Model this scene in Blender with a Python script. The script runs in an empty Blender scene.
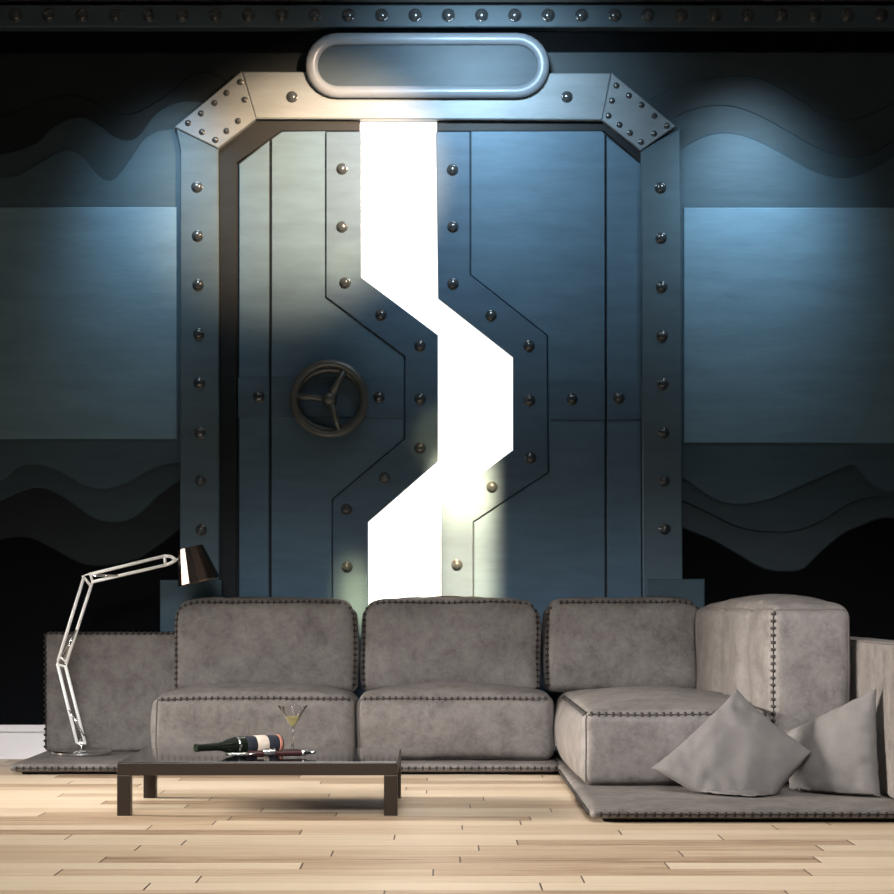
import bpy, bmesh, math, random
from mathutils import Vector, noise
random.seed(5)
PI = math.pi
SC = bpy.context.scene
COL = SC.collection

# ------------------------------------------------------------------ helpers
EYE, FOC, CX, HZ = 0.8, 2000.0, 440.0, 600.0      # eye height and the lens, in photograph pixels
def wx(px, d): return (px - CX) * d / FOC
def wz(py, d): return EYE - (py - HZ) * d / FOC
def W(px, py, d): return Vector((wx(px, d), d, wz(py, d)))

class G:                                            # a bag of vertices and faces
    def __init__(s): s.v = []; s.f = []
    def add(s, v, f):
        o = len(s.v); s.v += [Vector(p) for p in v]; s.f += [[i + o for i in q] for q in f]; return s

def box(g, lo, hi, bev=0.0):
    bm = bmesh.new()
    (x0, y0, z0), (x1, y1, z1) = lo, hi
    vs = [bm.verts.new(p) for p in ((x0,y0,z0),(x1,y0,z0),(x1,y1,z0),(x0,y1,z0),(x0,y0,z1),(x1,y0,z1),(x1,y1,z1),(x0,y1,z1))]
    for q in ((0,3,2,1),(4,5,6,7),(0,1,5,4),(1,2,6,5),(2,3,7,6),(3,0,4,7)): bm.faces.new([vs[i] for i in q])
    if bev: bmesh.ops.bevel(bm, geom=bm.edges[:], offset=bev, segments=2, affect='EDGES', profile=0.5)
    return take(g, bm)

def take(g, bm):
    bmesh.ops.recalc_face_normals(bm, faces=bm.faces[:])
    bm.verts.index_update()
    g.add([v.co.copy() for v in bm.verts], [[v.index for v in f.verts] for f in bm.faces]); bm.free(); return g

def plate(g, pts, yb, yf, bev=0.004):               # a flat plate on the wall: outline in world (x, z), back and front depth
    bm = bmesh.new()
    n = len(pts)
    fr = [bm.verts.new((x, yf + bev, z)) for x, z in pts]
    bk = [bm.verts.new((x, yb, z)) for x, z in pts]
    f = bm.faces.new(fr)
    for i in range(n): bm.faces.new((fr[i], fr[(i+1) % n], bk[(i+1) % n], bk[i]))
    f.normal_update()
    if f.normal.y > 0: f.normal_flip()
    if bev: bmesh.ops.inset_region(bm, faces=[f], thickness=bev, depth=bev, use_even_offset=True)
    bmesh.ops.triangulate(bm, faces=[q for q in bm.faces if len(q.verts) > 4])
    return take(g, bm)

def tube(g, pts, r, seg=10, closed=False, squash=None):
    pts = [Vector(p) for p in pts]; n = len(pts)
    rs = r if isinstance(r, (list, tuple)) else [r] * n
    rings = []; ref = None
    for i in range(n):
        a = pts[(i-1) % n] if (closed or i > 0) else pts[i]
        b = pts[(i+1) % n] if (closed or i < n-1) else pts[i]
        t = (b - a).normalized()
        if ref is None:
            ref = Vector((0,1,0)) if abs(t.y) < .9 else Vector((1,0,0))
        u = (ref - t * ref.dot(t))
        if u.length < 1e-6: u = t.orthogonal()
        u.normalize(); w = t.cross(u); ref = u
        sq = squash or (1, 1)
        rings.append([pts[i] + (u*math.cos(2*PI*k/seg)*sq[0] + w*math.sin(2*PI*k/seg)*sq[1]) * rs[i] for k in range(seg)])
    v = [p for q in rings for p in q]; f = []
    m = n if closed else n - 1
    for i in range(m):
        for k in range(seg):
            a, b = i*seg, ((i+1) % n)*seg
            f.append([a+k, a+(k+1) % seg, b+(k+1) % seg, b+k])
    if not closed:
        f.append(list(range(seg))[::-1]); f.append([(n-1)*seg + k for k in range(seg)])
    return g.add(v, f)

def lathe(g, prof, origin, axis=(0,0,1), seg=24):   # prof: (radius, height) pairs along the axis
    ax = Vector(axis).normalized(); u = ax.orthogonal().normalized(); w = ax.cross(u); o = Vector(origin)
    v = []; f = []; n = len(prof)
    for r, h in prof:
        for k in range(seg):
            a = 2*PI*k/seg
            v.append(o + ax*h + (u*math.cos(a) + w*math.sin(a))*max(r, 1e-5))
    for i in range(n-1):
        for k in range(seg):
            f.append([i*seg+k, i*seg+(k+1) % seg, (i+1)*seg+(k+1) % seg, (i+1)*seg+k])
    return g.add(v, f)

def obj(name, g, mat, parent=None, smooth=True, auto=None, kind=None, label=None):
    off = parent.matrix_world.translation if parent else Vector((0,0,0))
    off = Vector(parent['_o']) if parent is not None and '_o' in parent else Vector((0,0,0))
    me = bpy.data.meshes.new(name)
    me.from_pydata([p - off for p in g.v], [], g.f); me.validate()
    bm = bmesh.new(); bm.from_mesh(me)
    bmesh.ops.remove_doubles(bm, verts=bm.verts[:], dist=1e-6)
    bmesh.ops.recalc_face_normals(bm, faces=bm.faces[:])
    for f in bm.faces: f.smooth = smooth
    if auto is not None:
        for e in bm.edges:
            if len(e.link_faces) == 2 and e.calc_face_angle(0) > math.radians(auto): e.smooth = False
    bm.to_mesh(me); bm.free()
    o = bpy.data.objects.new(name, me); COL.objects.link(o)
    me.materials.append(mat)
    if parent is not None:
        o.parent = parent
        o['_o'] = tuple(off)
    if kind: o['kind'] = kind
    if label: o['label'] = label
    return o

def thing(name, label, cat, loc, group=None):
    o = bpy.data.objects.new(name, None); COL.objects.link(o)
    o.empty_display_size = .1
    o.location = loc; o['_o'] = tuple(loc); o['label'] = label; o['category'] = cat
    if group: o['group'] = group
    return o
def tag(o, label, cat, group=None):
    o['label'] = label; o['category'] = cat
    if group: o['group'] = group
    return o
def struct(name, g, mat, **k): return obj(name, g, mat, kind='structure', **k)

# ------------------------------------------------------------------ materials
def mat(name, col, rough=.5, metal=0., noise_amt=0., noise_scale=4., bump=0., bump_scale=60., stretch=None, spec=.5, trans=0., emit=None, coat=0., ior=1.45):
    m = bpy.data.materials.new(name); m.use_nodes = True
    N = m.node_tree.nodes; L = m.node_tree.links; b = N['Principled BSDF']
    b.inputs['Base Color'].default_value = (*col, 1); b.inputs['Roughness'].default_value = rough
    b.inputs['Metallic'].default_value = metal; b.inputs['Specular IOR Level'].default_value = spec
    b.inputs['Transmission Weight'].default_value = trans; b.inputs['IOR'].default_value = ior
    b.inputs['Coat Weight'].default_value = coat; b.inputs['Coat Roughness'].default_value = .08
    if emit:
        b.inputs['Emission Color'].default_value = (*emit[0], 1); b.inputs['Emission Strength'].default_value = emit[1]
    if noise_amt or bump:
        tc = N.new('ShaderNodeTexCoord'); mp = N.new('ShaderNodeMapping'); L.new(tc.outputs['Object'], mp.inputs[0])
        if stretch: mp.inputs['Scale'].default_value = stretch
    if noise_amt:
        n1 = N.new('ShaderNodeTexNoise'); n1.inputs['Scale'].default_value = noise_scale; n1.inputs['Detail'].default_value = 8
        n1.inputs['Roughness'].default_value = .65
        L.new(mp.outputs[0], n1.inputs['Vector'])
        r = N.new('ShaderNodeValToRGB'); r.color_ramp.elements[0].position = .3; r.color_ramp.elements[1].position = .7
        r.color_ramp.elements[0].color = (*[c*(1-noise_amt) for c in col], 1)
        r.color_ramp.elements[1].color = (*[min(1, c*(1+noise_amt)) for c in col], 1)
        L.new(n1.outputs['Fac'], r.inputs[0]); L.new(r.outputs[0], b.inputs['Base Color'])
    if bump:
        n2 = N.new('ShaderNodeTexNoise'); n2.inputs['Scale'].default_value = bump_scale; n2.inputs['Detail'].default_value = 5
        L.new(mp.outputs[0], n2.inputs['Vector'])
        bp = N.new('ShaderNodeBump'); bp.inputs['Strength'].default_value = bump; bp.inputs['Distance'].default_value = .01
        L.new(n2.outputs['Fac'], bp.inputs['Height']); L.new(bp.outputs[0], b.inputs['Normal'])
    return m

def steel(name, col, rough=.45, metal=.15):
    return mat(name, col, rough, metal, spec=.2, noise_amt=.13, noise_scale=3.0, bump=.06, bump_scale=14, stretch=(1, 1, 5))

M = {}
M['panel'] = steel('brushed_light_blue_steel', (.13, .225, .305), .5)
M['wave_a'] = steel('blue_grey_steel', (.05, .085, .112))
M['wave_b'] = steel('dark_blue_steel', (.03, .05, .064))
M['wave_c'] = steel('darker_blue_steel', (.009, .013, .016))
M['wave_c_lit'] = steel('lit_blue_steel', (.03, .045, .056))  # outer plate colour lightened to paint the lit steel right of the door
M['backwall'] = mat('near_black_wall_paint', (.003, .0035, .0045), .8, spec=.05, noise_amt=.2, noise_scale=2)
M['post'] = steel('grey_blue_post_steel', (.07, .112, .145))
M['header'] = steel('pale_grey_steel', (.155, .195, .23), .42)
M['beam'] = steel('girder_steel', (.055, .085, .11))
M['leaf'] = steel('blue_leaf_steel', (.072, .13, .19))
M['border'] = steel('blue_border_steel', (.063, .11, .165))
M['jamb'] = steel('painted_shade_steel', (.012, .016, .02))  # near-black colour stands in for shade in the reveal and under the lintel
M['rivet'] = mat('rivet_steel', (.03, .04, .048), .13, 0, spec=1.0)
M['plaque'] = steel('dark_plaque_steel', (.035, .056, .075))
M['plaque_ring'] = steel('pale_ring_steel', (.17, .21, .26), .35)
M['wheel'] = mat('wheel_iron', (.10, .115, .12), .38, .5, noise_amt=.2, noise_scale=10)
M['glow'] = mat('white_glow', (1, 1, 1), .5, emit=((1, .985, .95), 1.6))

# ------------------------------------------------------------------ room
def floor_mat():
    m = bpy.data.materials.new('oak_planks'); m.use_nodes = True
    N = m.node_tree.nodes; L = m.node_tree.links; b = N['Principled BSDF']
    def math_(op, a, c=None):
        n = N.new('ShaderNodeMath'); n.operation = op
        for i, q in enumerate((a, c)):
            if q is None: continue
            if isinstance(q, (int, float)): n.inputs[i].default_value = q
            else: L.new(q, n.inputs[i])
        return n.outputs[0]
    tc = N.new('ShaderNodeTexCoord'); sp = N.new('ShaderNodeSeparateXYZ'); L.new(tc.outputs['Object'], sp.inputs[0])
    PWID, PLEN = .145, 1.1
    ry = math_('DIVIDE', sp.outputs['Y'], PWID); row = math_('FLOOR', ry); fy = math_('FRACT', ry)
    wn = N.new('ShaderNodeTexWhiteNoise'); wn.noise_dimensions = '1D'; L.new(row, wn.inputs['W'])
    rx = math_('ADD', math_('DIVIDE', sp.outputs['X'], PLEN), math_('MULTIPLY', wn.outputs['Value'], 7.0))
    ix = math_('FLOOR', rx); fx = math_('FRACT', rx)
    cv = N.new('ShaderNodeCombineXYZ'); L.new(ix, cv.inputs[0]); L.new(row, cv.inputs[1])
    w2 = N.new('ShaderNodeTexWhiteNoise'); w2.noise_dimensions = '3D'; L.new(cv.outputs[0], w2.inputs['Vector'])
    # grain
    mp = N.new('ShaderNodeMapping'); L.new(tc.outputs['Object'], mp.inputs[0]); mp.inputs['Scale'].default_value = (1.6, 30, 1)
    ad = N.new('ShaderNodeVectorMath'); ad.operation = 'ADD'; L.new(mp.outputs[0], ad.inputs[0])
    sc = N.new('ShaderNodeVectorMath'); sc.operation = 'SCALE'; L.new(w2.outputs['Color'], sc.inputs[0]); sc.inputs['Scale'].default_value = 30
    L.new(sc.outputs[0], ad.inputs[1])
    n1 = N.new('ShaderNodeTexNoise'); n1.inputs['Scale'].default_value = 1.6; n1.inputs['Detail'].default_value = 9; n1.inputs['Roughness'].default_value = .6; n1.inputs['Distortion'].default_value = .8
    L.new(ad.outputs[0], n1.inputs['Vector'])
    fac = math_('ADD', math_('MULTIPLY', w2.outputs['Value'], .62), math_('MULTIPLY', n1.outputs['Fac'], .95))
    r = N.new('ShaderNodeValToRGB'); e = r.color_ramp
    e.elements[0].position = .34; e.elements[0].color = (.15, .085, .047, 1)
    e.elements[1].position = .98; e.elements[1].color = (.58, .47, .345, 1)
    for p, c in ((.50, (.365, .255, .165, 1)), (.72, (.485, .37, .255, 1))):
        q = e.elements.new(p); q.color = c
    L.new(fac, r.inputs[0])
    # grooves
    g1 = math_('LESS_THAN', fy, .03); g2 = math_('LESS_THAN', fx, .0045)
    gr = math_('MAXIMUM', math_('MULTIPLY', g1, .35), math_('MULTIPLY', g2, 1.0))
    mx = N.new('ShaderNodeMix'); mx.data_type = 'RGBA'; L.new(gr, mx.inputs['Factor'])
    L.new(r.outputs[0], mx.inputs['A']); mx.inputs['B'].default_value = (.04, .022, .014, 1)
    L.new(mx.outputs['Result'], b.inputs['Base Color'])
    b.inputs['Roughness'].default_value = .42; b.inputs['Specular IOR Level'].default_value = .35
    bp = N.new('ShaderNodeBump'); bp.inputs['Strength'].default_value = .15; bp.inputs['Distance'].default_value = .004
    L.new(math_('SUBTRACT', n1.outputs['Fac'], gr), bp.inputs['Height']); L.new(bp.outputs[0], b.inputs['Normal'])
    return m
M['floor'] = floor_mat()
M['white_paint'] = mat('white_skirting_paint', (.85, .83, .85), .45)
M['ceiling'] = mat('pale_grey_ceiling', (.80, .81, .81), .8)

WALL = 10.10
struct('floor', box(G(), (-4.2, -1.0, -.1), (4.2, WALL, 0)), M['floor'], smooth=False)
struct('wall_back', box(G(), (-4.2, WALL, -.1), (4.2, WALL + .15, 4.0)), M['backwall'], smooth=False)
CEIL = wz(2.2, WALL)
struct('ceiling', box(G(), (-4.2, 5.2, CEIL), (4.2, WALL, CEIL + .15)), M['ceiling'], smooth=False)
bb = G()
bb_top = wz(725, 10.07)
box(bb, (-4.2, 10.075, 0), (4.2, WALL, bb_top - .03))
box(bb, (-4.2, 10.062, bb_top - .035), (4.2, WALL, bb_top), .004)
struct('baseboard_back', bb, M['white_paint'], smooth=False)

# ------------------------------------------------------------------ steel wall: waves and panels
def smooth_line(pts, n=10):                          # Catmull-Rom through the points
    out = []
    for i in range(len(pts)-1):
        p0 = pts[max(i-1, 0)]; p1 = pts[i]; p2 = pts[i+1]; p3 = pts[min(i+2, len(pts)-1)]
        for k in range(n):
            t = k/n
            out.append(tuple(.5*((2*p1[j]) + (-p0[j]+p2[j])*t + (2*p0[j]-5*p1[j]+4*p2[j]-p3[j])*t*t + (-p0[j]+3*p1[j]-3*p2[j]+p3[j])*t**3) for j in (0, 1)))
    out.append(pts[-1]); return out
def wall_pts(px, d): return [(wx(x, d), wz(y, d)) for x, y in px]

UL1 = [(-190,150),(-150,146),(-105,172),(-60,186),(-30,182),(0,176),(17,174.5),(43.6,159.4),(64,150),(80.5,155),(94,171),(104,179.5),(114,178),(127.5,161),(141,141),(154,131.5),(174.5,127.5),(200,126)]
UL2 = [(-190,118),(-150,112),(-105,140),(-60,162),(-30,160),(0,154),(33.5,144),(50,129),(67,119),(84,117.5),(100.7,126),(114,136),(127.5,140),(139,134),(151,117.5),(164,107),(181,100.7),(201,102),(222,108)]
UL3 = [(-190,80),(-150,76),(-105,98),(-60,118),(0,115),(40,101),(66,94),(90,99),(112,111),(132,113),(151,104),(171,90.6),(188,75.5),(208,71.5),(221,77),(240,90)]
LL1 = [(-190,490),(-150,505),(-100,500),(-40,497),(0,481),(17,468),(33.5,464.4),(50,468),(67,476),(84,486),(100.7,489.6),(117.5,487),(134,479.5),(151,469.5),(168,464),(200,462)]
LL2 = [(-190,512),(-150,526),(-100,524),(-40,515),(0,500.7),(17,493),(33.5,488),(47,489.6),(64,498),(80.5,510),(97,520),(114,523),(131,520),(144,511),(161,494.6),(181,481),(205,472)]
LL3 = [(-190,550),(-100,562),(-40,552),(0,540),(27,538),(50,548),(84,565),(117,565),(141,558),(161,545),(181,530),(205,518)]
UR1 = [(660,160),(683,146.6),(701,137),(718,132.5),(735,133),(755,139),(782,152.7),(809,168.5),(829,176),(846,178),(866,172),(894,156),(930,136),(970,132),(1010,150),(1070,170)]
UR2 = [(650,128),(673,117.5),(691,109),(715,104.7),(738,106.7),(762,116),(789,131),(815.5,146),(842,156),(862,156),(879,149),(894,139),(930,112),(970,106),(1010,122),(1070,145)]
UR3 = [(630,110),(649,99),(668,89),(695,80.5),(721.5,75.5),(752,75.5),(775,84),(802,100),(829,116),(856,118),(894,102),(930,80),(970,74),(1010,90),(1070,115)]
LR1 = [(660,470),(686,481),(698,489.6),(715,500),(731.6,504.7),(752,503.7),(775,498),(802,486),(829,474.5),(851,466),(859,469.5),(872.5,484.6),(886,492),(894,491),(930,480),(980,470),(1070,500)]
LR2 = [(660,492),(686,503),(708,513),(735,526.5),(762,532),(795,531.5),(822,521.5),(849,504.7),(872,498),(894,498),(940,512),(990,500),(1070,530)]
LR3 = [(660,518),(686,530),(711.5,540),(738,555),(762,568.5),(782,572),(802,570),(815.5,558),(835.6,540),(856,528),(894,518),(940,540),(1070,560)]
def wave_side(label, sets):
    t = thing('wavy_wall_plating', label, 'wall panel', (wx(100 if 'left' in label else 780, WALL), WALL, 1.6))
    for (up, lo), m, yf in sets:
        a = smooth_line(up, 6); b = smooth_line(lo, 6)
        g = G(); plate(g, wall_pts(a + b[::-1], yf), WALL, yf, .007)
        obj('wave_plate', g, m, t, smooth=False)
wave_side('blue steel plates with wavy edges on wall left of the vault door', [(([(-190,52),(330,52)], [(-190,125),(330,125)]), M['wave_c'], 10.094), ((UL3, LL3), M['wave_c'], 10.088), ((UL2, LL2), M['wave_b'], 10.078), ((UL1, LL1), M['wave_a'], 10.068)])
wave_side('blue steel plates with wavy edges on wall right of the vault door', [(([(535,51.5),(1070,51.5)], [(535,125),(1070,125)]), M['wave_c_lit'], 10.094), ((UR3, LR3), M['wave_c_lit'], 10.088), ((UR2, LR2), M['wave_b'], 10.078), ((UR1, LR1), M['wave_a'], 10.068)])  # straight top sheet is added; its lighter colour stands in for lit wall
g = plate(G(), wall_pts([(-120,207),(177,207),(177,439),(-120,439)], 10.06), 10.0678, 10.06, .005)
tag(obj('steel_panel', g, M['panel'], smooth=False), 'light blue rectangular steel panel on wall left of the vault door', 'wall panel')
g = plate(G(), wall_pts([(683.5,207.5),(1000,207.5),(1000,443),(683.5,443)], 10.06), 10.0678, 10.06, .005)
tag(obj('steel_panel', g, M['panel'], smooth=False), 'light blue rectangular steel panel on wall right of the vault door', 'wall panel')

# ------------------------------------------------------------------ rivets
_riv = {}
def rivet(px, py, d, parent, r=.024, h=.015):
    key = (r, h)
    if key not in _riv:
        g = G(); prof = [(r*1.22, .004), (r*1.22, -.0015), (r*1.02, -.003)]
        for k in range(0, 7):
            a = k/6*PI/2; prof.append((r*math.cos(a), -.003 - h*math.sin(a)))
        lathe(g, prof, (0,0,0), (0,1,0), 20)
        me_o = obj('rivet', g, M['rivet']); _riv[key] = me_o.data
        bpy.data.objects.remove(me_o)
    o = bpy.data.objects.new('rivet', _riv[key]); COL.objects.link(o)
    o.parent = parent; o.location = W(px, py, d) - Vector(parent['_o'])
    return o

# ------------------------------------------------------------------ girder
t = thing('riveted_girder', 'long dark steel girder with a row of rivets along the top of wall', 'beam', (0, WALL, wz(27, 10.03)))
g = plate(G(), wall_pts([(-330,4.5),(1200,4.5),(1200,27),(-330,27)], 10.02), 10.0995, 10.02, .006)
obj('girder_plate', g, M['beam'], t, smooth=False)
for k in range(-12, 15): rivet(415 + 33.3*k, 15.3, 10.02, t, .028, .018)

# ------------------------------------------------------------------ door frame
t = thing('vault_door_frame', 'grey riveted steel frame around the open vault door', 'door frame', (wx(430, WALL), WALL, .17))
YF = 10.03
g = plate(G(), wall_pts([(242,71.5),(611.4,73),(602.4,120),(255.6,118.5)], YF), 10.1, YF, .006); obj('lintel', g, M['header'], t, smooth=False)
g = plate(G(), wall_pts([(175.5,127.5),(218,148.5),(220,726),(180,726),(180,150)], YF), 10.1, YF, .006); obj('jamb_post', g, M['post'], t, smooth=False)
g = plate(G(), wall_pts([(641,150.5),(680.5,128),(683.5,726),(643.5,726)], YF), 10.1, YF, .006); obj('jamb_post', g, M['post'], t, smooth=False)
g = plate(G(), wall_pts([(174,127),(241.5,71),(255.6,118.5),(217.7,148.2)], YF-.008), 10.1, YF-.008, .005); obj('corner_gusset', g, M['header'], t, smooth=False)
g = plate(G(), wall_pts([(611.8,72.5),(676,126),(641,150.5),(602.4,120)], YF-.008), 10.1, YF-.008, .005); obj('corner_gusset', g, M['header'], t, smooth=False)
g = plate(G(), wall_pts([(160,580),(222,580),(222,728),(160,728)], YF-.015), 10.1, YF-.015, .006); obj('plinth', g, M['wave_a'], t, smooth=False)
g = plate(G(), wall_pts([(647,579),(705,579),(705,728),(647,728)], YF-.015), 10.1, YF-.015, .006); obj('plinth', g, M['wave_a'], t, smooth=False)
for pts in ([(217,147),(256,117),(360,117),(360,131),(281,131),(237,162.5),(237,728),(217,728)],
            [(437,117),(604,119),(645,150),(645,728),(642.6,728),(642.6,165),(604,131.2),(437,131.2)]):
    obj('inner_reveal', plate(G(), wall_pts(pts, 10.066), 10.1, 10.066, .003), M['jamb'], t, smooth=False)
for y in (187,236,285,334,383,433,481,530): rivet(197 + (y-187)*.012, y, YF, t)
for y in (188,238,287,336,384,433,481,529): rivet(660.5 + (y-187)*.012, y, YF, t)
rivet(292, 97, YF, t); rivet(567, 97, YF, t)
for p in ((240,82),(226.5,93),(214.4,103),(201,113.5),(188,123),(202,132),(215.4,140),(226.5,131),(238,121),(244.6,99.7)): rivet(*p, YF-.008, t, .013, .008)
for p in ((616.4,85.6),(629,95.6),(641.6,105),(654.4,115.8),(666.8,125.8),(654,133.6),(641,142),(630,133),(619.5,124.8),(608.4,115.8),(612,100.7)): rivet(*p, YF-.008, t, .013, .008)

# pill shaped plaque
t = thing('door_plaque', 'blank pill shaped steel plaque above the vault door', 'sign', (wx(428, 10.0), 10.03, wz(98, 10.0)))
def pill(x0, y0, x1, y1, n=14):
    r = (y1-y0)/2; cy = (y0+y1)/2; out = []
    for k in range(n+1):
        a = PI/2 + PI*k/n; out.append((x0 + r + r*math.cos(a), cy - r*math.sin(a)))
    for k in range(n+1):
        a = -PI/2 + PI*k/n; out.append((x1 - r + r*math.cos(a), cy - r*math.sin(a)))
    return out
g = plate(G(), wall_pts(pill(309,35,546,95), 10.012), 10.045, 10.012, .004); obj('plaque_face', g, M['plaque'], t, smooth=False)
ring = pill(311.5, 38.5, 543.5, 91.5)
g = G(); tube(g, [(wx(x, 10.0), 10.01, wz(y, 10.0)) for x, y in ring], .031, 12, True, (.75, 1.0)); obj('plaque_rim', g, M['plaque_ring'], t)

# ------------------------------------------------------------------ vault door leaves
gap_l = [(361,131.5),(361,277),(438,335),(438,461),(368,522),(368,727)]
inner_l = [(326,131),(326,297),(405,356),(405,438.7),(333,499.5),(333,727)]
gap_r = [(436,131.5),(438,298),(513,357),(513,450),(441,503),(441,727)]
inner_r = [(470,131),(470,275),(547,336),(548,472),(473,522),(473,727)]
def sh(pts, dx): return [(x+dx, y) for x, y in pts]

LB, LFc = 10.085, 10.064
t = thing('vault_door_leaf', 'left leaf of the steel vault door, the one with wheel handle', 'door', (wx(320, WALL), 10.07, .17))
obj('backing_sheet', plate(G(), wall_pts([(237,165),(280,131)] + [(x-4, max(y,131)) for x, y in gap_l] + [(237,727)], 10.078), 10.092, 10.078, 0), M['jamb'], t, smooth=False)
obj('stile', plate(G(), wall_pts([(239,164),(269,140.5),(269,727),(239,727)], LFc), LB, LFc, .004), M['leaf'], t, smooth=False)
obj('main_sheet', plate(G(), wall_pts([(271.5,139),(282,131.5)] + sh(inner_l, -.8) + [(271.5,727)], LFc), LB, LFc, .004), M['leaf'], t, smooth=False)
obj('border_plate', plate(G(), wall_pts([(326,131.5)] + inner_l[1:] + gap_l[::-1], LFc-.012), LB, LFc-.012, .004), M['border'], t, smooth=False)
obj('strap', plate(G(), wall_pts([(238,377),(269.3,377),(269.3,417.5),(238,417.5)], LFc-.006), LB, LFc-.006, .003), M['border'], t, smooth=False)
obj('strap', plate(G(), wall_pts([(271.3,377),(404,377),(404,417.5),(271.3,417.5)], LFc-.006), LB, LFc-.006, .003), M['border'], t, smooth=False)
for p in ((342,169),(342,227),(345,283),(381,315),(420,346),(420,399),(420,448),(384.5,478),(346.5,509.5),(347,567)): rivet(*p, LFc-.012, t)
for p in ((259,397),(379,397)): rivet(*p, LFc-.006, t)
# hand wheel
wc = W(329.5, 399, 10.0)
wh = obj('wheel_handle', lathe(G(), [(.036,.06),(.036,-.012),(.028,-.026),(.012,-.032),(.0,-.033)], wc, (0,1,0), 20), M['wheel'], t)
c = [wc + Vector((.178*math.cos(a), 0, .178*math.sin(a))) for a in [2*PI*k/40 for k in range(40)]]
obj('wheel_rim', tube(G(), c, .021, 12, True), M['wheel'], wh)
c = [wc + Vector((.17*math.cos(a), .042, .155*math.sin(a))) for a in [2*PI*k/40 for k in range(40)]]
obj('wheel_flange', tube(G(), c, .020, 10, True), M['wheel'], wh)
for a in (175, 62, -72):
    a = math.radians(a); d = Vector((math.cos(a), 0, math.sin(a)))
    obj('wheel_spoke', tube(G(), [wc + d*.02 + Vector((0,-.004,0)), wc + d*.10 + Vector((0,-.006,0)), wc + d*.172], [.022,.016,.015], 10), M['wheel'], wh)

t = thing('vault_door_leaf', 'right leaf of the steel vault door, without a handle', 'door', (wx(540, WALL), 10.07, .17))
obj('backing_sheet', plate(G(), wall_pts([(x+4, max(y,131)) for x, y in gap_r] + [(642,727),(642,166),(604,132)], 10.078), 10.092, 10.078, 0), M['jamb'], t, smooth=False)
obj('stile', plate(G(), wall_pts([(607,136.5),(641.5,164.5),(641.5,727),(607,727)], LFc), LB, LFc, .004), M['leaf'], t, smooth=False)
obj('main_sheet', plate(G(), wall_pts(sh(inner_r, .8) + [(605,727),(605,134),(602,131)], LFc), LB, LFc, .004), M['leaf'], t, smooth=False)
obj('border_plate', plate(G(), wall_pts(gap_r + inner_r[:0:-1] + [(470,131.5)], LFc-.012), LB, LFc-.012, .004), M['border'], t, smooth=False)
obj('strap', plate(G(), wall_pts([(549.5,380),(605.2,380),(605.2,420),(549.5,420)], LFc-.006), LB, LFc-.006, .003), M['border'], t, smooth=False)
obj('strap', plate(G(), wall_pts([(607,380),(642,380),(642,420),(607,420)], LFc-.006), LB, LFc-.006, .003), M['border'], t, smooth=False)
for p in ((452.5,170),(453,227),(453,284),(491,315.5),(529,346),(529.6,400.5),(530.5,458),(492,487),(457,565)): rivet(*p, LFc-.012, t)
for p in ((572,399),(619,398)): rivet(*p, LFc-.006, t)

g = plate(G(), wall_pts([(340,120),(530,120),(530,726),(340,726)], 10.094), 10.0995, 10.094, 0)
tag(obj('glow_plate', g, M['glow'], smooth=False), 'glowing white plate in place of light shining through zigzag gap between the vault door leaves', 'light')  # emissive plate on the solid wall, standing in for a bright space behind

# ------------------------------------------------------------------ sofa
def suede():
    m = bpy.data.materials.new('taupe_suede_leather'); m.use_nodes = True
    N = m.node_tree.nodes; L = m.node_tree.links; b = N['Principled BSDF']
    tc = N.new('ShaderNodeTexCoord')
    n1 = N.new('ShaderNodeTexNoise'); n1.inputs['Scale'].default_value = 9; n1.inputs['Detail'].default_value = 12; n1.inputs['Roughness'].default_value = .82
    n1.inputs['Distortion'].default_value = .2; L.new(tc.outputs['Object'], n1.inputs['Vector'])
    r = N.new('ShaderNodeValToRGB'); e = r.color_ramp
    e.elements[0].position = .33; e.elements[0].color = (.070, .062, .057, 1)
    e.elements[1].position = .68; e.elements[1].color = (.19, .172, .163, 1)
    q = e.elements.new(.5); q.color = (.135, .120, .112, 1)
    L.new(n1.outputs['Fac'], r.inputs[0]); L.new(r.outputs[0], b.inputs['Base Color'])
    b.inputs['Roughness'].default_value = .62; b.inputs['Specular IOR Level'].default_value = .3
    pass
    n2 = N.new('ShaderNodeTexNoise'); n2.inputs['Scale'].default_value = 45; n2.inputs['Detail'].default_value = 6; L.new(tc.outputs['Object'], n2.inputs['Vector'])
    bp = N.new('ShaderNodeBump'); bp.inputs['Strength'].default_value = .22; bp.inputs['Distance'].default_value = .012
    L.new(n2.outputs['Fac'], bp.inputs['Height']); L.new(bp.outputs[0], b.inputs['Normal'])
    return m
M['suede'] = suede()
M['thread'] = mat('dark_thread', (.018, .014, .012), .7)
M['pipe'] = mat('dark_piping', (.10, .085, .078), .6)
M['pillow'] = mat('grey_velvet', (.115, .106, .103), .75, noise_amt=.1, noise_scale=14, bump=.12, bump_scale=70, spec=.25)

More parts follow.
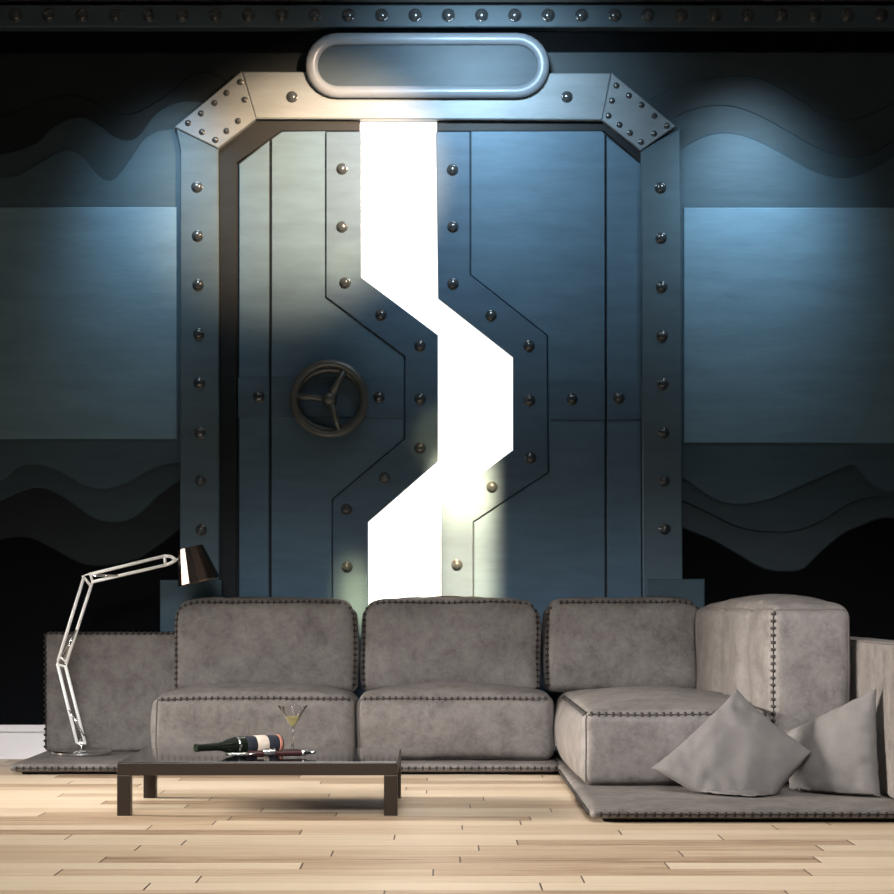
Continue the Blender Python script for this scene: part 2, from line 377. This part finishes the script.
class Cushion:                                      # a rounded, stuffed box
    def __init__(s, lo, hi, r=.05, bulge=None, wr=.006, seed=0, n=30, extra=None):
        s.c = (Vector(lo)+Vector(hi))/2; s.h = (Vector(hi)-Vector(lo))/2; s.r = min(r, min(s.h)*.98); s.b = bulge or {}; s.wr = wr; s.seed = seed; s.n = n; s.extra = extra
    def at(s, u):
        h, r = s.h, s.r
        p = Vector((u[0]*h[0], u[1]*h[1], u[2]*h[2]))
        inn = Vector([max(-(h[i]-r), min(h[i]-r, p[i])) for i in range(3)])
        d = p - inn
        if d.length > 1e-9:
            nrm = d.normalized(); p = inn + nrm*r
        else: nrm = Vector((0,0,0))
        for k in range(3):
            a, c = [i for i in range(3) if i != k]
            f = max(0, 1-u[a]**2)**.75 * max(0, 1-u[c]**2)**.75
            for sg, key in ((-1, '-'+'xyz'[k]), (1, '+'+'xyz'[k])):
                bb_ = s.b.get(key, 0)
                if bb_ and u[k]*sg > 0: p[k] += sg*bb_*f*abs(u[k])**3
        q = p + s.c
        if s.wr:
            e = Vector((s.seed*7.3, s.seed*3.1, 0))
            wv = noise.noise(q*5.0 + e)*.8 + noise.noise(Vector((q.x*16, q.y*7, q.z*5)) + e)*.45
            q = q + nrm*wv*s.wr
        if s.extra: q = s.extra(q, u, nrm)
        return q, nrm
    def geo(s):
        g = G(); n = s.n
        par = []
        for i in range(n+1):
            t_ = -1 + 2*i/n; par.append(.45*t_ + .55*math.sin(PI/2*t_))
        for k in range(3):
            a, c = [i for i in range(3) if i != k]
            for sg in (-1, 1):
                v = []; f = []
                for i in range(n+1):
                    for j in range(n+1):
                        u = [0,0,0]; u[k] = sg; u[a] = par[i]; u[c] = par[j]; v.append(s.at(u)[0])
                for i in range(n):
                    for j in range(n):
                        f.append([i*(n+1)+j, (i+1)*(n+1)+j, (i+1)*(n+1)+j+1, i*(n+1)+j+1])
                g.add(v, f)
        bm = bmesh.new(); vs = [bm.verts.new(p) for p in g.v]
        for q in g.f: bm.faces.new([vs[i] for i in q])
        bmesh.ops.remove_doubles(bm, verts=bm.verts[:], dist=1e-5)
        return take(G(), bm)
    def line(s, pts, n=60):                         # a polyline over unit points, on the surface
        out = []
        segs = len(pts)-1
        for i in range(segs):
            m_ = max(2, n//segs)
            for k in range(m_):
                t_ = k/m_; u = [pts[i][j]*(1-t_) + pts[i+1][j]*t_ for j in range(3)]
                out.append(s.at(u))
        out.append(s.at(pts[-1])); return out

def stitches(g, line, step=.029, ln=.021, wd=.011, cord=.0032, lift=.001):
    pts = [p + n*lift for p, n in line]
    if cord: tube(g, pts, cord, 6)
    acc = 0; nxt = step/2
    for i in range(len(pts)-1):
        a, b = pts[i], pts[i+1]; L_ = (b-a).length
        if L_ < 1e-7: continue
        t_ = (b-a)/L_
        while nxt <= acc + L_:
            p = a + t_*(nxt-acc); n = line[i][1]
            if n.length < .1: n = Vector((0,-1,0))
            w_ = n.cross(t_)
            if w_.length < 1e-4: nxt += step; continue
            w_.normalize(); n2 = t_.cross(w_).normalized()
            if n2.dot(n) < 0: n2 = -n2
            q = p + n2*.001; v = []
            for sx in (-1,1):
                for sy in (-1,1):
                    for sz in (-.2,1):
                        v.append(q + w_*ln/2*sx + t_*wd/2*sy + n2*.004*sz)
            g.add(v, [[0,1,3,2],[4,6,7,5],[0,4,5,1],[2,3,7,6],[0,2,6,4],[1,5,7,3]])
            nxt += step
        acc += L_
    return g

def cushion(name, parent, lo, hi, seams=(), piping=(), **k):
    c = Cushion(lo, hi, **k)
    o = obj(name, c.geo(), M['suede'], parent)
    if seams:
        g = G()
        for sm in seams: stitches(g, c.line(sm))
        obj('stitching', g, M['thread'], o)
    if piping:
        g = G()
        for sm in piping: tube(g, [p + n*.001 for p, n in c.line(sm, 40)], .0042, 6)
        obj('piping', g, M['pipe'], o)
    return c

sofa = thing('sectional_sofa', 'large taupe suede corner sofa with low platform base and dark whip stitching', 'sofa', (0, 9.0, 0))
# platforms
PT = .052
def plat_seam(c, y, x0, x1, z): return [(Vector((x0 + (x1-x0)*i/80, y, z)), Vector((0,-1,0))) for i in range(81)]
def platform(lo, hi, seams):
    g = G(); box(g, (lo[0]+.05, lo[1]+.05, 0), (hi[0]-.05, hi[1]-.02, .02))
    c = Cushion((lo[0], lo[1], .012), (hi[0], hi[1], PT), r=.0198, wr=.0015, n=36)
    o = obj('platform', c.geo(), M['suede'], sofa)
    obj('platform_base', g, M['thread'], o, smooth=False)
    g = G()
    for s_ in seams: stitches(g, s_(c), step=.032, ln=.016, wd=.010, cord=.002)
    obj('stitching', g, M['thread'], o)
    return o
platform((-1.97, 9.14, 0), (.56, 9.98, PT), [lambda c: [(p + Vector((0,-.001,0)), Vector((0,-1,0))) for p, n in c.line([(-.985,-1,0),(.99,-1,0)], 90)]])
platform((.54, 7.17, 0), (1.86, 9.98, PT), [lambda c: [(p + Vector((0,-.001,0)), Vector((0,-1,0))) for p, n in c.line([(-.97,-1,0),(.97,-1,0)], 60)],
                                             lambda c: [(p + Vector((-.001,0,0)), Vector((-1,0,0))) for p, n in c.line([(-1,-.97,0),(-1,.3,0)], 60)]])
# low panels
cushion('side_panel', sofa, (-1.95, 9.86, PT), (-1.0, 9.975, .640), r=.02, wr=.003, seed=3,
        seams=[[(-1,-1,-.98),(-1,-1,1),(1,-1,1)]], bulge={'-y': .006})
cushion('arm_panel', sofa, (1.69, 7.25, PT), (1.83, 9.975, .640), r=.02, wr=.002, seed=4, piping=[[(-1,-1,1),(-1,1,1)]])
# seats
EDGE_TOP = [(-.97,-1,1),(.97,-1,1)]
cushion('seat_cushion', sofa, (-1.335, 9.30, PT), (-.397, 9.80, .352), r=.045, bulge={'+z': .055, '-y': .02, '-x': .03, '+x': .004}, wr=.010, seed=1,
        seams=[EDGE_TOP], piping=[[(-1,-1,-.9),(-1,-1,1),(-1,1,1)]])
cushion('seat_cushion', sofa, (-.389, 9.30, PT), (.528, 9.80, .352), r=.045, bulge={'+z': .055, '-y': .03, '-x': .004, '+x': .004}, wr=.010, seed=2,
        seams=[EDGE_TOP], piping=[[(-1,-1,-.9),(-1,-1,1)]])
cushion('seat_cushion', sofa, (.575, 8.03, PT), (1.335, 9.80, .350), r=.04, bulge={'+z': .06, '-y': .02, '-x': .05}, wr=.006, seed=5, n=36,
        seams=[EDGE_TOP, [(-1,-.98,1),(-1,.6,1)]], piping=[[(-1,-1,-.95),(-1,-1,1)]])
# backs
UU = [(-1,-1,-.95),(-1,-1,.9),(-.95,-1,1),(.95,-1,1),(1,-1,.9),(1,-1,-.95)]
for i, (x0, x1) in enumerate(((-1.298,-.404), (-.384,.488), (.508,1.285))):
    def lean(q, u, nrm):
        if u[2] > 0: q = q - Vector((math.copysign(.012*u[0]**8*u[2]**4, u[0]), 0, .03*abs(u[0])**9*u[2]))
        return q + Vector((0, (q.z-.36)*.10, 0)) if u[1] < 0 else q
    cushion('back_cushion', sofa, (x0, 9.70, .345), (x1, 9.965, .802), r=.05, bulge={'-y': .035, '+z': .012, '+x': .005, '-x': .005}, wr=.012, seed=11+i, n=34,
            seams=[UU], extra=lean)
def folds(q, u, nrm):
    if u[0] < 0: q = q - Vector((.085*(-u[0])*(q.y-8.13)/1.5, 0, 0))
    if nrm.x < -.3:
        s_ = (u[1] + 1)/2 + .02*math.sin(q.z*7)
        dp = sum(.075*math.exp(-((s_-c_)/.035)**2) for c_ in (.24, .60))
        dp -= .018*min(1, max(0, (u[1]+.95)*4))
        q = q + Vector((dp*min(1, (1-abs(u[2]))*8+.35), 0, -.35*max(0, dp) if u[2] > .9 else 0))
    return q
cushion('back_cushion', sofa, (1.345, 8.13, PT), (1.675, 9.70, .775), r=.05, bulge={'-x': .02, '+z': .05, '-y': .02, '+x': .01}, wr=.008, seed=21, n=40,
        seams=[[(-1,-1,-.9),(-1,-1,1)]], piping=[[(-.95,-1,1),(1,-1,1),(1,-1,-.9)], [(-1,-.98,1),(-1,.98,1)]], extra=folds)

# ------------------------------------------------------------------ scatter pillows
def pillow(name, label, L_, T_, R_, B_, th, seed, zmin=PT+.006, group=None, pin=.07):
    n = 44; g = G(); grid = {}
    nrm = (T_ - B_).cross(R_ - L_).normalized()
    if nrm.y > 0: nrm = -nrm
    for side in (1, -1):
        v = []; f = []
        for i in range(n+1):
            for j in range(n+1):
                a = -1 + 2*i/n; b = -1 + 2*j/n
                a_, b_ = math.sin(PI/2*a)*.5 + a*.5, math.sin(PI/2*b)*.5 + b*.5
                u = a_*(1 - pin*(1-b_*b_)); w = b_*(1 - pin*(1-a_*a_))
                s_, t_ = (u+1)/2, (w+1)/2      # L at (0,0), T at (0,1), R at (1,1), B at (1,0)
                p = L_*(1-s_)*(1-t_) + T_*(1-s_)*t_ + R_*s_*t_ + B_*s_*(1-t_)
                e = max(0, (1-a_*a_))*max(0, (1-b_*b_))
                tk = th*e**.42
                edge = 1 - e
                wv = noise.noise(p*9 + Vector((seed, side*3, 0)))*.016*e**.3 + noise.noise(Vector((p.x*26, p.y*10, p.z*26)) + Vector((seed*2, 0, 0)))*.016*edge*e**.3
                q = p + nrm*(side*(tk*(1 if side > 0 else .55)) + wv)
                if q.z < zmin:
                    dz = zmin - q.z
                    q.y -= side*min(dz, .06)*.45 if side > 0 else 0
                    q.z = zmin + (.03*side*math.exp(-dz*25)*e**.5 if side > 0 else 0) + .008*abs(noise.noise(p*30))*(1 if side > 0 else 0)
                v.append(q)
        for i in range(n):
            for j in range(n):
                f.append([i*(n+1)+j, (i+1)*(n+1)+j, (i+1)*(n+1)+j+1, i*(n+1)+j+1])
        g.add(v, f)
    o = obj(name, g, M['pillow']); tag(o, label, 'pillow', group); return o
pillow('scatter_pillow', 'grey velvet pillow standing on its corner against the chaise seat, left one of the two',
       W(651,768,7.80), W(737,689,7.93), W(812,752,7.72), W(752,838,7.58), .075, 1.3)
pillow('scatter_pillow', 'grey velvet pillow with slumped top corner leaning by the right arm panel',
       W(784,734,8.02), W(876.5,688,7.64), W(881,801,7.55), W(792,803,7.82), .075, 4.1, pin=.05)

# ------------------------------------------------------------------ coffee table
M['bronze'] = mat('dark_bronze_metal', (.04, .029, .022), .4, .3)
M['dark_glass'] = mat('black_glass', (.010, .010, .011), .06, 0, spec=.6, coat=.6)
x0, x1, y0, y1, zt = -1.197, -.158, 7.41, 8.12, .196
t = thing('coffee_table', 'low dark bronze coffee table with black glass top on the wood floor', 'table', ((x0+x1)/2, (y0+y1)/2, 0))
g = G(); fw = .045; zb = zt-.046
box(g, (x0, y0, zb), (x1, y0+fw, zt), .002); box(g, (x0, y1-fw, zb), (x1, y1, zt), .002)
box(g, (x0, y0+fw, zb), (x0+fw, y1-fw, zt), .002); box(g, (x1-fw, y0+fw, zb), (x1, y1-fw, zt), .002)
obj('table_frame', g, M['bronze'], t, smooth=False)
obj('glass_top', box(G(), (x0+.004, y0+.004, zt), (x1-.004, y1-.004, zt+.004), .001), M['dark_glass'], t, smooth=False)
for ax, ay in ((x0, y0), (x1-.05, y0), (x0, y1-.05), (x1-.05, y1-.05)):
    obj('leg', box(G(), (ax, ay, 0), (ax+.05, ay+.05, zb), .002), M['bronze'], t, smooth=False)
TZ = zt + .004

# martini glass
M['glass'] = mat('clear_glass', (1, 1, 1), .0, trans=1.0, ior=1.2, spec=1.0)
M['drink'] = mat('pale_yellow_drink', (.96, .90, .5), .05, trans=.75, ior=1.1)
gp = Vector((wx(292.5, 7.98), 7.98, TZ))
t = thing('martini_glass', 'stemmed martini glass half full of yellow drink on the coffee table', 'glass', gp)
M['stem_glass'] = mat('stem_glass', (1, 1, 1), .02, trans=1.0, ior=1.45)
obj('foot', lathe(G(), [(0,.0),(.034,.0),(.035,.003),(.01,.006),(0,.007)], gp, (0,0,1), 32), M['stem_glass'], t, auto=50)
obj('stem', lathe(G(), [(0,.0065),(.0075,.0075),(.0045,.014),(.004,.05),(.0046,.085),(.007,.0918),(0,.0925)], gp, (0,0,1), 20), M['stem_glass'], t, auto=50)
obj('bowl', lathe(G(), [(0,.0926),(.007,.093),(.0585,.178),(.0588,.180),(.0572,.178),(.006,.0945),(0,.094)], gp, (0,0,1), 32), M['glass'], t, auto=50)
obj('drink', lathe(G(), [(0,.0948),(.0052,.0962),(.0285,.1335),(0,.1335)], gp, (0,0,1), 32), M['drink'], t, auto=40)

# wine bottle lying down
M['bottle'] = mat('dark_green_bottle_glass', (.008, .012, .008), .08, 0, spec=.7, coat=.5)
M['label'] = mat('cream_bottle_label', (.72, .60, .50), .6, noise_amt=.12, noise_scale=40)
M['black_label'] = mat('dark_navy_label', (.025, .028, .04), .45)
M['silver'] = mat('polished_silver', (.75, .75, .75), .18, 1.0)
M['rose'] = mat('rose_foil', (.62, .27, .20), .4, .3)
b0 = Vector((wx(280, 7.86), 7.86, TZ + .036)); b1 = Vector((wx(195.5, 7.62), 7.62, TZ + .036)); ax = (b1-b0).normalized()
t = thing('wine_bottle', 'dark wine bottle with cream label lying on the coffee table', 'bottle', (b0 + (b1-b0)*.3) - Vector((0,0,.036)))
k = (b1-b0).length/.335
pr = [(0,.006),(.024,.0),(.033,.002),(.036,.010),(.036,.165),(.034,.185),(.027,.212),(.018,.232),(.0148,.25),(.0142,.325),(.0158,.326),(.0158,.335),(0,.335)]
obj('bottle_body', lathe(G(), [(r, h*k) for r, h in pr], b0, ax, 32), M['bottle'], t, auto=50)
obj('label_band', lathe(G(), [(.0364,.062*k),(.0367,.0625*k),(.0367,.108*k),(.0364,.1085*k)], b0, ax, 32), M['label'], t, auto=50)
obj('label_band', lathe(G(), [(.0364,.112*k),(.0367,.1125*k),(.0367,.148*k),(.0364,.1485*k)], b0, ax, 32), M['black_label'], t, auto=50, label='dark navy label band')
obj('label_band', lathe(G(), [(.0364,.022*k),(.0367,.0225*k),(.0367,.058*k),(.0364,.0585*k)], b0, ax, 32), M['black_label'], t, auto=50, label='dark navy label band')
obj('base_band', lathe(G(), [(.0362,.008*k),(.0368,.0085*k),(.0368,.019*k),(.0362,.0195*k)], b0, ax, 32), M['rose'], t, auto=50, label='rose coloured band at the bottle base')
obj('silver_ring', lathe(G(), [(.0352,.172*k),(.0362,.173*k),(.0352,.180*k),(.034,.181*k)], b0, ax, 32), M['silver'], t, auto=50)

# corkscrew
M['wine_red'] = mat('dark_red_handle', (.045, .012, .012), .25, coat=.4)
c0 = Vector((wx(225, 7.56), 7.56, TZ + .0165)); c1 = Vector((wx(317, 7.64), 7.64, TZ + .0165)); dv = c1-c0
t = thing('corkscrew', 'silver and dark red corkscrew lying in front of the wine bottle', 'corkscrew', c0 + dv*.5 - Vector((0,0,.0165)))
def sec(a, b): return [c0 + dv*a, c0 + dv*b]
obj('lever', tube(G(), sec(0, .28), .0075, 8, False, (1, .7)), M['silver'], t)
g = tube(G(), sec(.25, .42), .0125, 12); obj('handle', g, M['wine_red'], t, auto=50)
g = lathe(G(), [(0,0),(.011,0),(.015,.006),(.010,.014),(.016,.022),(.010,.032),(.015,.040),(.011,.046),(0,.046)], c0 + dv*.42 + Vector((0,0,.006)), dv, 16); obj('hinge', g, M['silver'], t)
g = tube(G(), sec(.54, .83), .011, 12); obj('handle', g, M['wine_red'], t, auto=50)
g = lathe(G(), [(0,0),(.009,0),(.012,.004),(.012,.02),(.008,.026),(.006,.045),(.008,.05),(.003,.06),(0,.06)], c0 + dv*.82 + Vector((0,0,.002)), dv, 16); obj('collar', g, M['silver'], t)
g = G(); hp = []
for i in range(60):
    a = i/59*2*PI*5; s_ = .03 + i/59*.21
    hp.append(c0 + dv*s_ + Vector((0, -.026 + .005*math.cos(a), .001 + .005*math.sin(a))))
tube(g, hp, .0018, 6); tube(g, [hp[-1], c0 + dv*.42], .003, 6); obj('worm', g, M['silver'], t)

# ------------------------------------------------------------------ desk lamp
M['white_metal'] = mat('white_lacquered_metal', (.95, .95, .95), .3)
M['shade'] = mat('black_chrome_shade', (.09, .07, .06), .26, 1.0)
M['chrome'] = mat('chrome', (.7, .69, .68), .12, 1.0)
LD = 9.68
t = thing('task_lamp', 'white jointed arm lamp with dark faceted shade on the left sofa platform', 'lamp', (wx(82, LD), LD, PT))
bp_ = Vector((wx(82, LD), LD, PT))
obj('base', lathe(G(), [(0,.001),(.140,.001),(.145,.006),(.145,.015),(.138,.021),(.02,.024),(0,.024)], bp_, (0,0,1), 40), M['chrome'], t, auto=40)
obj('stem', tube(G(), [bp_ + Vector((0,0,.02)), W(81, 743, LD)], .0075, 10), M['chrome'], t)
def rod(g, a, b, r=.0078, dy=0): tube(g, [W(*a, LD + dy), W(*b, LD + dy)], r, 8)
lo = obj('lower_arm', (lambda g: (rod(g, (57.5,664), (77,743)), rod(g, (65.5,666), (85,743)), g)[-1])(G()), M['white_metal'], t)
obj('spring', (lambda g: (rod(g, (69,710), (86,734), .004, .012), rod(g, (69,710), (84,736), .004, -.012), rod(g, (86,733), (77,744), .005), g)[-1])(G()), M['chrome'], lo)
mi = obj('middle_arm', (lambda g: (rod(g, (58,661), (84,577)), rod(g, (66,664), (92,583)), g)[-1])(G()), M['white_metal'], t)
obj('spring', (lambda g: (rod(g, (61,657), (75,632), .004, .012), rod(g, (64,660), (76,630), .004, -.012), g)[-1])(G()), M['chrome'], mi)
up = obj('upper_arm', (lambda g: (rod(g, (89,574.5), (164.5,556)), rod(g, (92,582), (165.5,565)), g)[-1])(G()), M['white_metal'], t)
obj('spring', (lambda g: (rod(g, (91,574.5), (116,575.5), .004, .01), rod(g, (92,576), (118,575.5), .004, -.01), g)[-1])(G()), M['chrome'], up)
def bracket(pts):
    g = G(); tube(g, [W(*p, LD) for p in pts], .007, 8, True); return g
obj('joint', bracket([(57,664),(60,657),(67,662),(66,667)]), M['white_metal'], t)
obj('joint', bracket([(83,576),(90,573.5),(93,583),(90,585)]), M['white_metal'], t)
for q in (((77,743),(86,743)), ((164.5,556),(165.5,565))):
    g = G(); rod(g, *q, .007); obj('joint', g, M['white_metal'], t)
g = G(); rod(g, (164.5,556), (171,556.5)); rod(g, (171,556.5), (176,560)); rod(g, (165.5,565), (171,563)); rod(g, (171,563), (176,560)); rod(g, (176,560), (180,558), .005)
obj('shade_yoke', g, M['white_metal'], t)
s0 = W(190.5, 547.5, LD); s1 = W(199, 581.5, LD); sa = (s1-s0)
Ln = sa.length
g = lathe(G(), [(0, 0), (.062, 0), (.105, Ln), (.102, Ln), (.059, .004), (0, .004)], s0, sa, 14)
sh_ = obj('lamp_shade', g, M['shade'], t, smooth=False)
M['bulb'] = mat('frosted_bulb', (.8, .78, .72), .4)
obj('bulb', lathe(G(), [(0,.02),(.014,.02),(.016,.05),(.032,.085),(.032,.105),(.02,.128),(0,.134)], s0, sa, 16), M['bulb'], sh_)

# ------------------------------------------------------------------ light
def aim(o, tgt):
    o.rotation_euler = (Vector(tgt) - o.location).to_track_quat('-Z', 'Y').to_euler()
def area(name, loc, tgt, sx, sy, power, col=(1,1,1), spread=180):
    l = bpy.data.lights.new(name, 'AREA'); l.shape = 'RECTANGLE'; l.size = sx; l.size_y = sy; l.energy = power; l.color = col; l.spread = math.radians(spread)
    o = bpy.data.objects.new(name, l); COL.objects.link(o); o.location = loc; aim(o, tgt); return o
def spot(name, loc, tgt, power, ang, col=(1,1,1), blend=1., r=.05):
    l = bpy.data.lights.new(name, 'SPOT'); l.energy = power; l.spot_size = math.radians(ang); l.spot_blend = blend; l.color = col; l.shadow_soft_size = r
    o = bpy.data.objects.new(name, l); COL.objects.link(o); o.location = loc; aim(o, tgt); return o
COOL = (.66, .87, 1.0)
WARM = (1, .61, .34)
area('window_daylight', (-5.4, 8.3, 1.5), (0, 7.9, .2), 2.0, 1.0, 64, (1, .935, .85), 38)
area('front_fill', (0, 3.9, 3.0), (0, 8.8, 0.15), 5.0, 1.0, 37, (1, .985, .98), 28)  # added fill from the front, brightens the sofa; no such source is known
area('foreground_fill', (0, 5.3, 3.75), (0, 5.7, 0.0), 4.2, 1.6, 60, (1, .97, .92), 70)  # added overhead fill for the foreground floor; the room has no skylight
spot('wall_fill_spot', (.2, 8.8, 3.75), W(485, 120, 10.05), 250, 84, COOL, 1., .2)  # unseen spots, added to imitate the bright areas of door and panels
spot('wall_fill_spot', (-1.33, 9.35, 3.45), W(165, 210, 10.05), 84, 60, COOL, 1., .2)
spot('wall_fill_spot', (1.58, 9.35, 3.45), W(750, 205, 10.05), 112, 66, COOL, 1., .2)
spot('warm_glow_fill', (.5, 8.0, 3.5), W(318, 180, 10.05), 1750, 34, WARM, 1., .05)  # unseen warm spots, added to imitate glow spilling from the gap
spot('warm_glow_fill', (.5, 8.0, 3.5), W(347, 262, 10.05), 400, 6, (1, .70, .30), 1., .03)
spot('warm_glow_fill', (.5, 8.0, 3.5), W(436, 435, 10.05), 300, 6, (1, .70, .30), 1., .03)
area('warm_beam_fill', (.15, 7.4, 3.5), W(465, 535, 10.05), .28, .60, 7.5, (1, .62, .33), 3)  # narrow unseen area lights, added to imitate light shafts across the leaves
area('warm_beam_fill', (.15, 7.4, 3.5), W(462, 492, 10.05), .22, .16, 3, (1, .64, .28), 4)
area('warm_beam_fill', (-.9, 7.4, 3.5), W(357, 600, 10.05), .10, .20, .8, (1, .70, .30), 4)

w = bpy.data.worlds.new('World'); SC.world = w; w.use_nodes = True
w.node_tree.nodes['Background'].inputs[0].default_value = (.9, .93, 1, 1); w.node_tree.nodes['Background'].inputs[1].default_value = .02

# ------------------------------------------------------------------ camera
cam = bpy.data.cameras.new('Camera'); co = bpy.data.objects.new('Camera', cam); COL.objects.link(co)
co.location = (0, 0, EYE); co.rotation_euler = (PI/2, 0, 0)
cam.sensor_width = 36; cam.lens = FOC/894*36
cam.shift_x = (447-CX)/894; cam.shift_y = (HZ-447)/894
cam.clip_end = 100
SC.camera = co
SC.view_settings.view_transform = 'Standard'; SC.view_settings.look = 'None'; SC.view_settings.exposure = 0; SC.view_settings.gamma = 1
for o in bpy.data.objects:
    if '_o' in o: del o['_o']
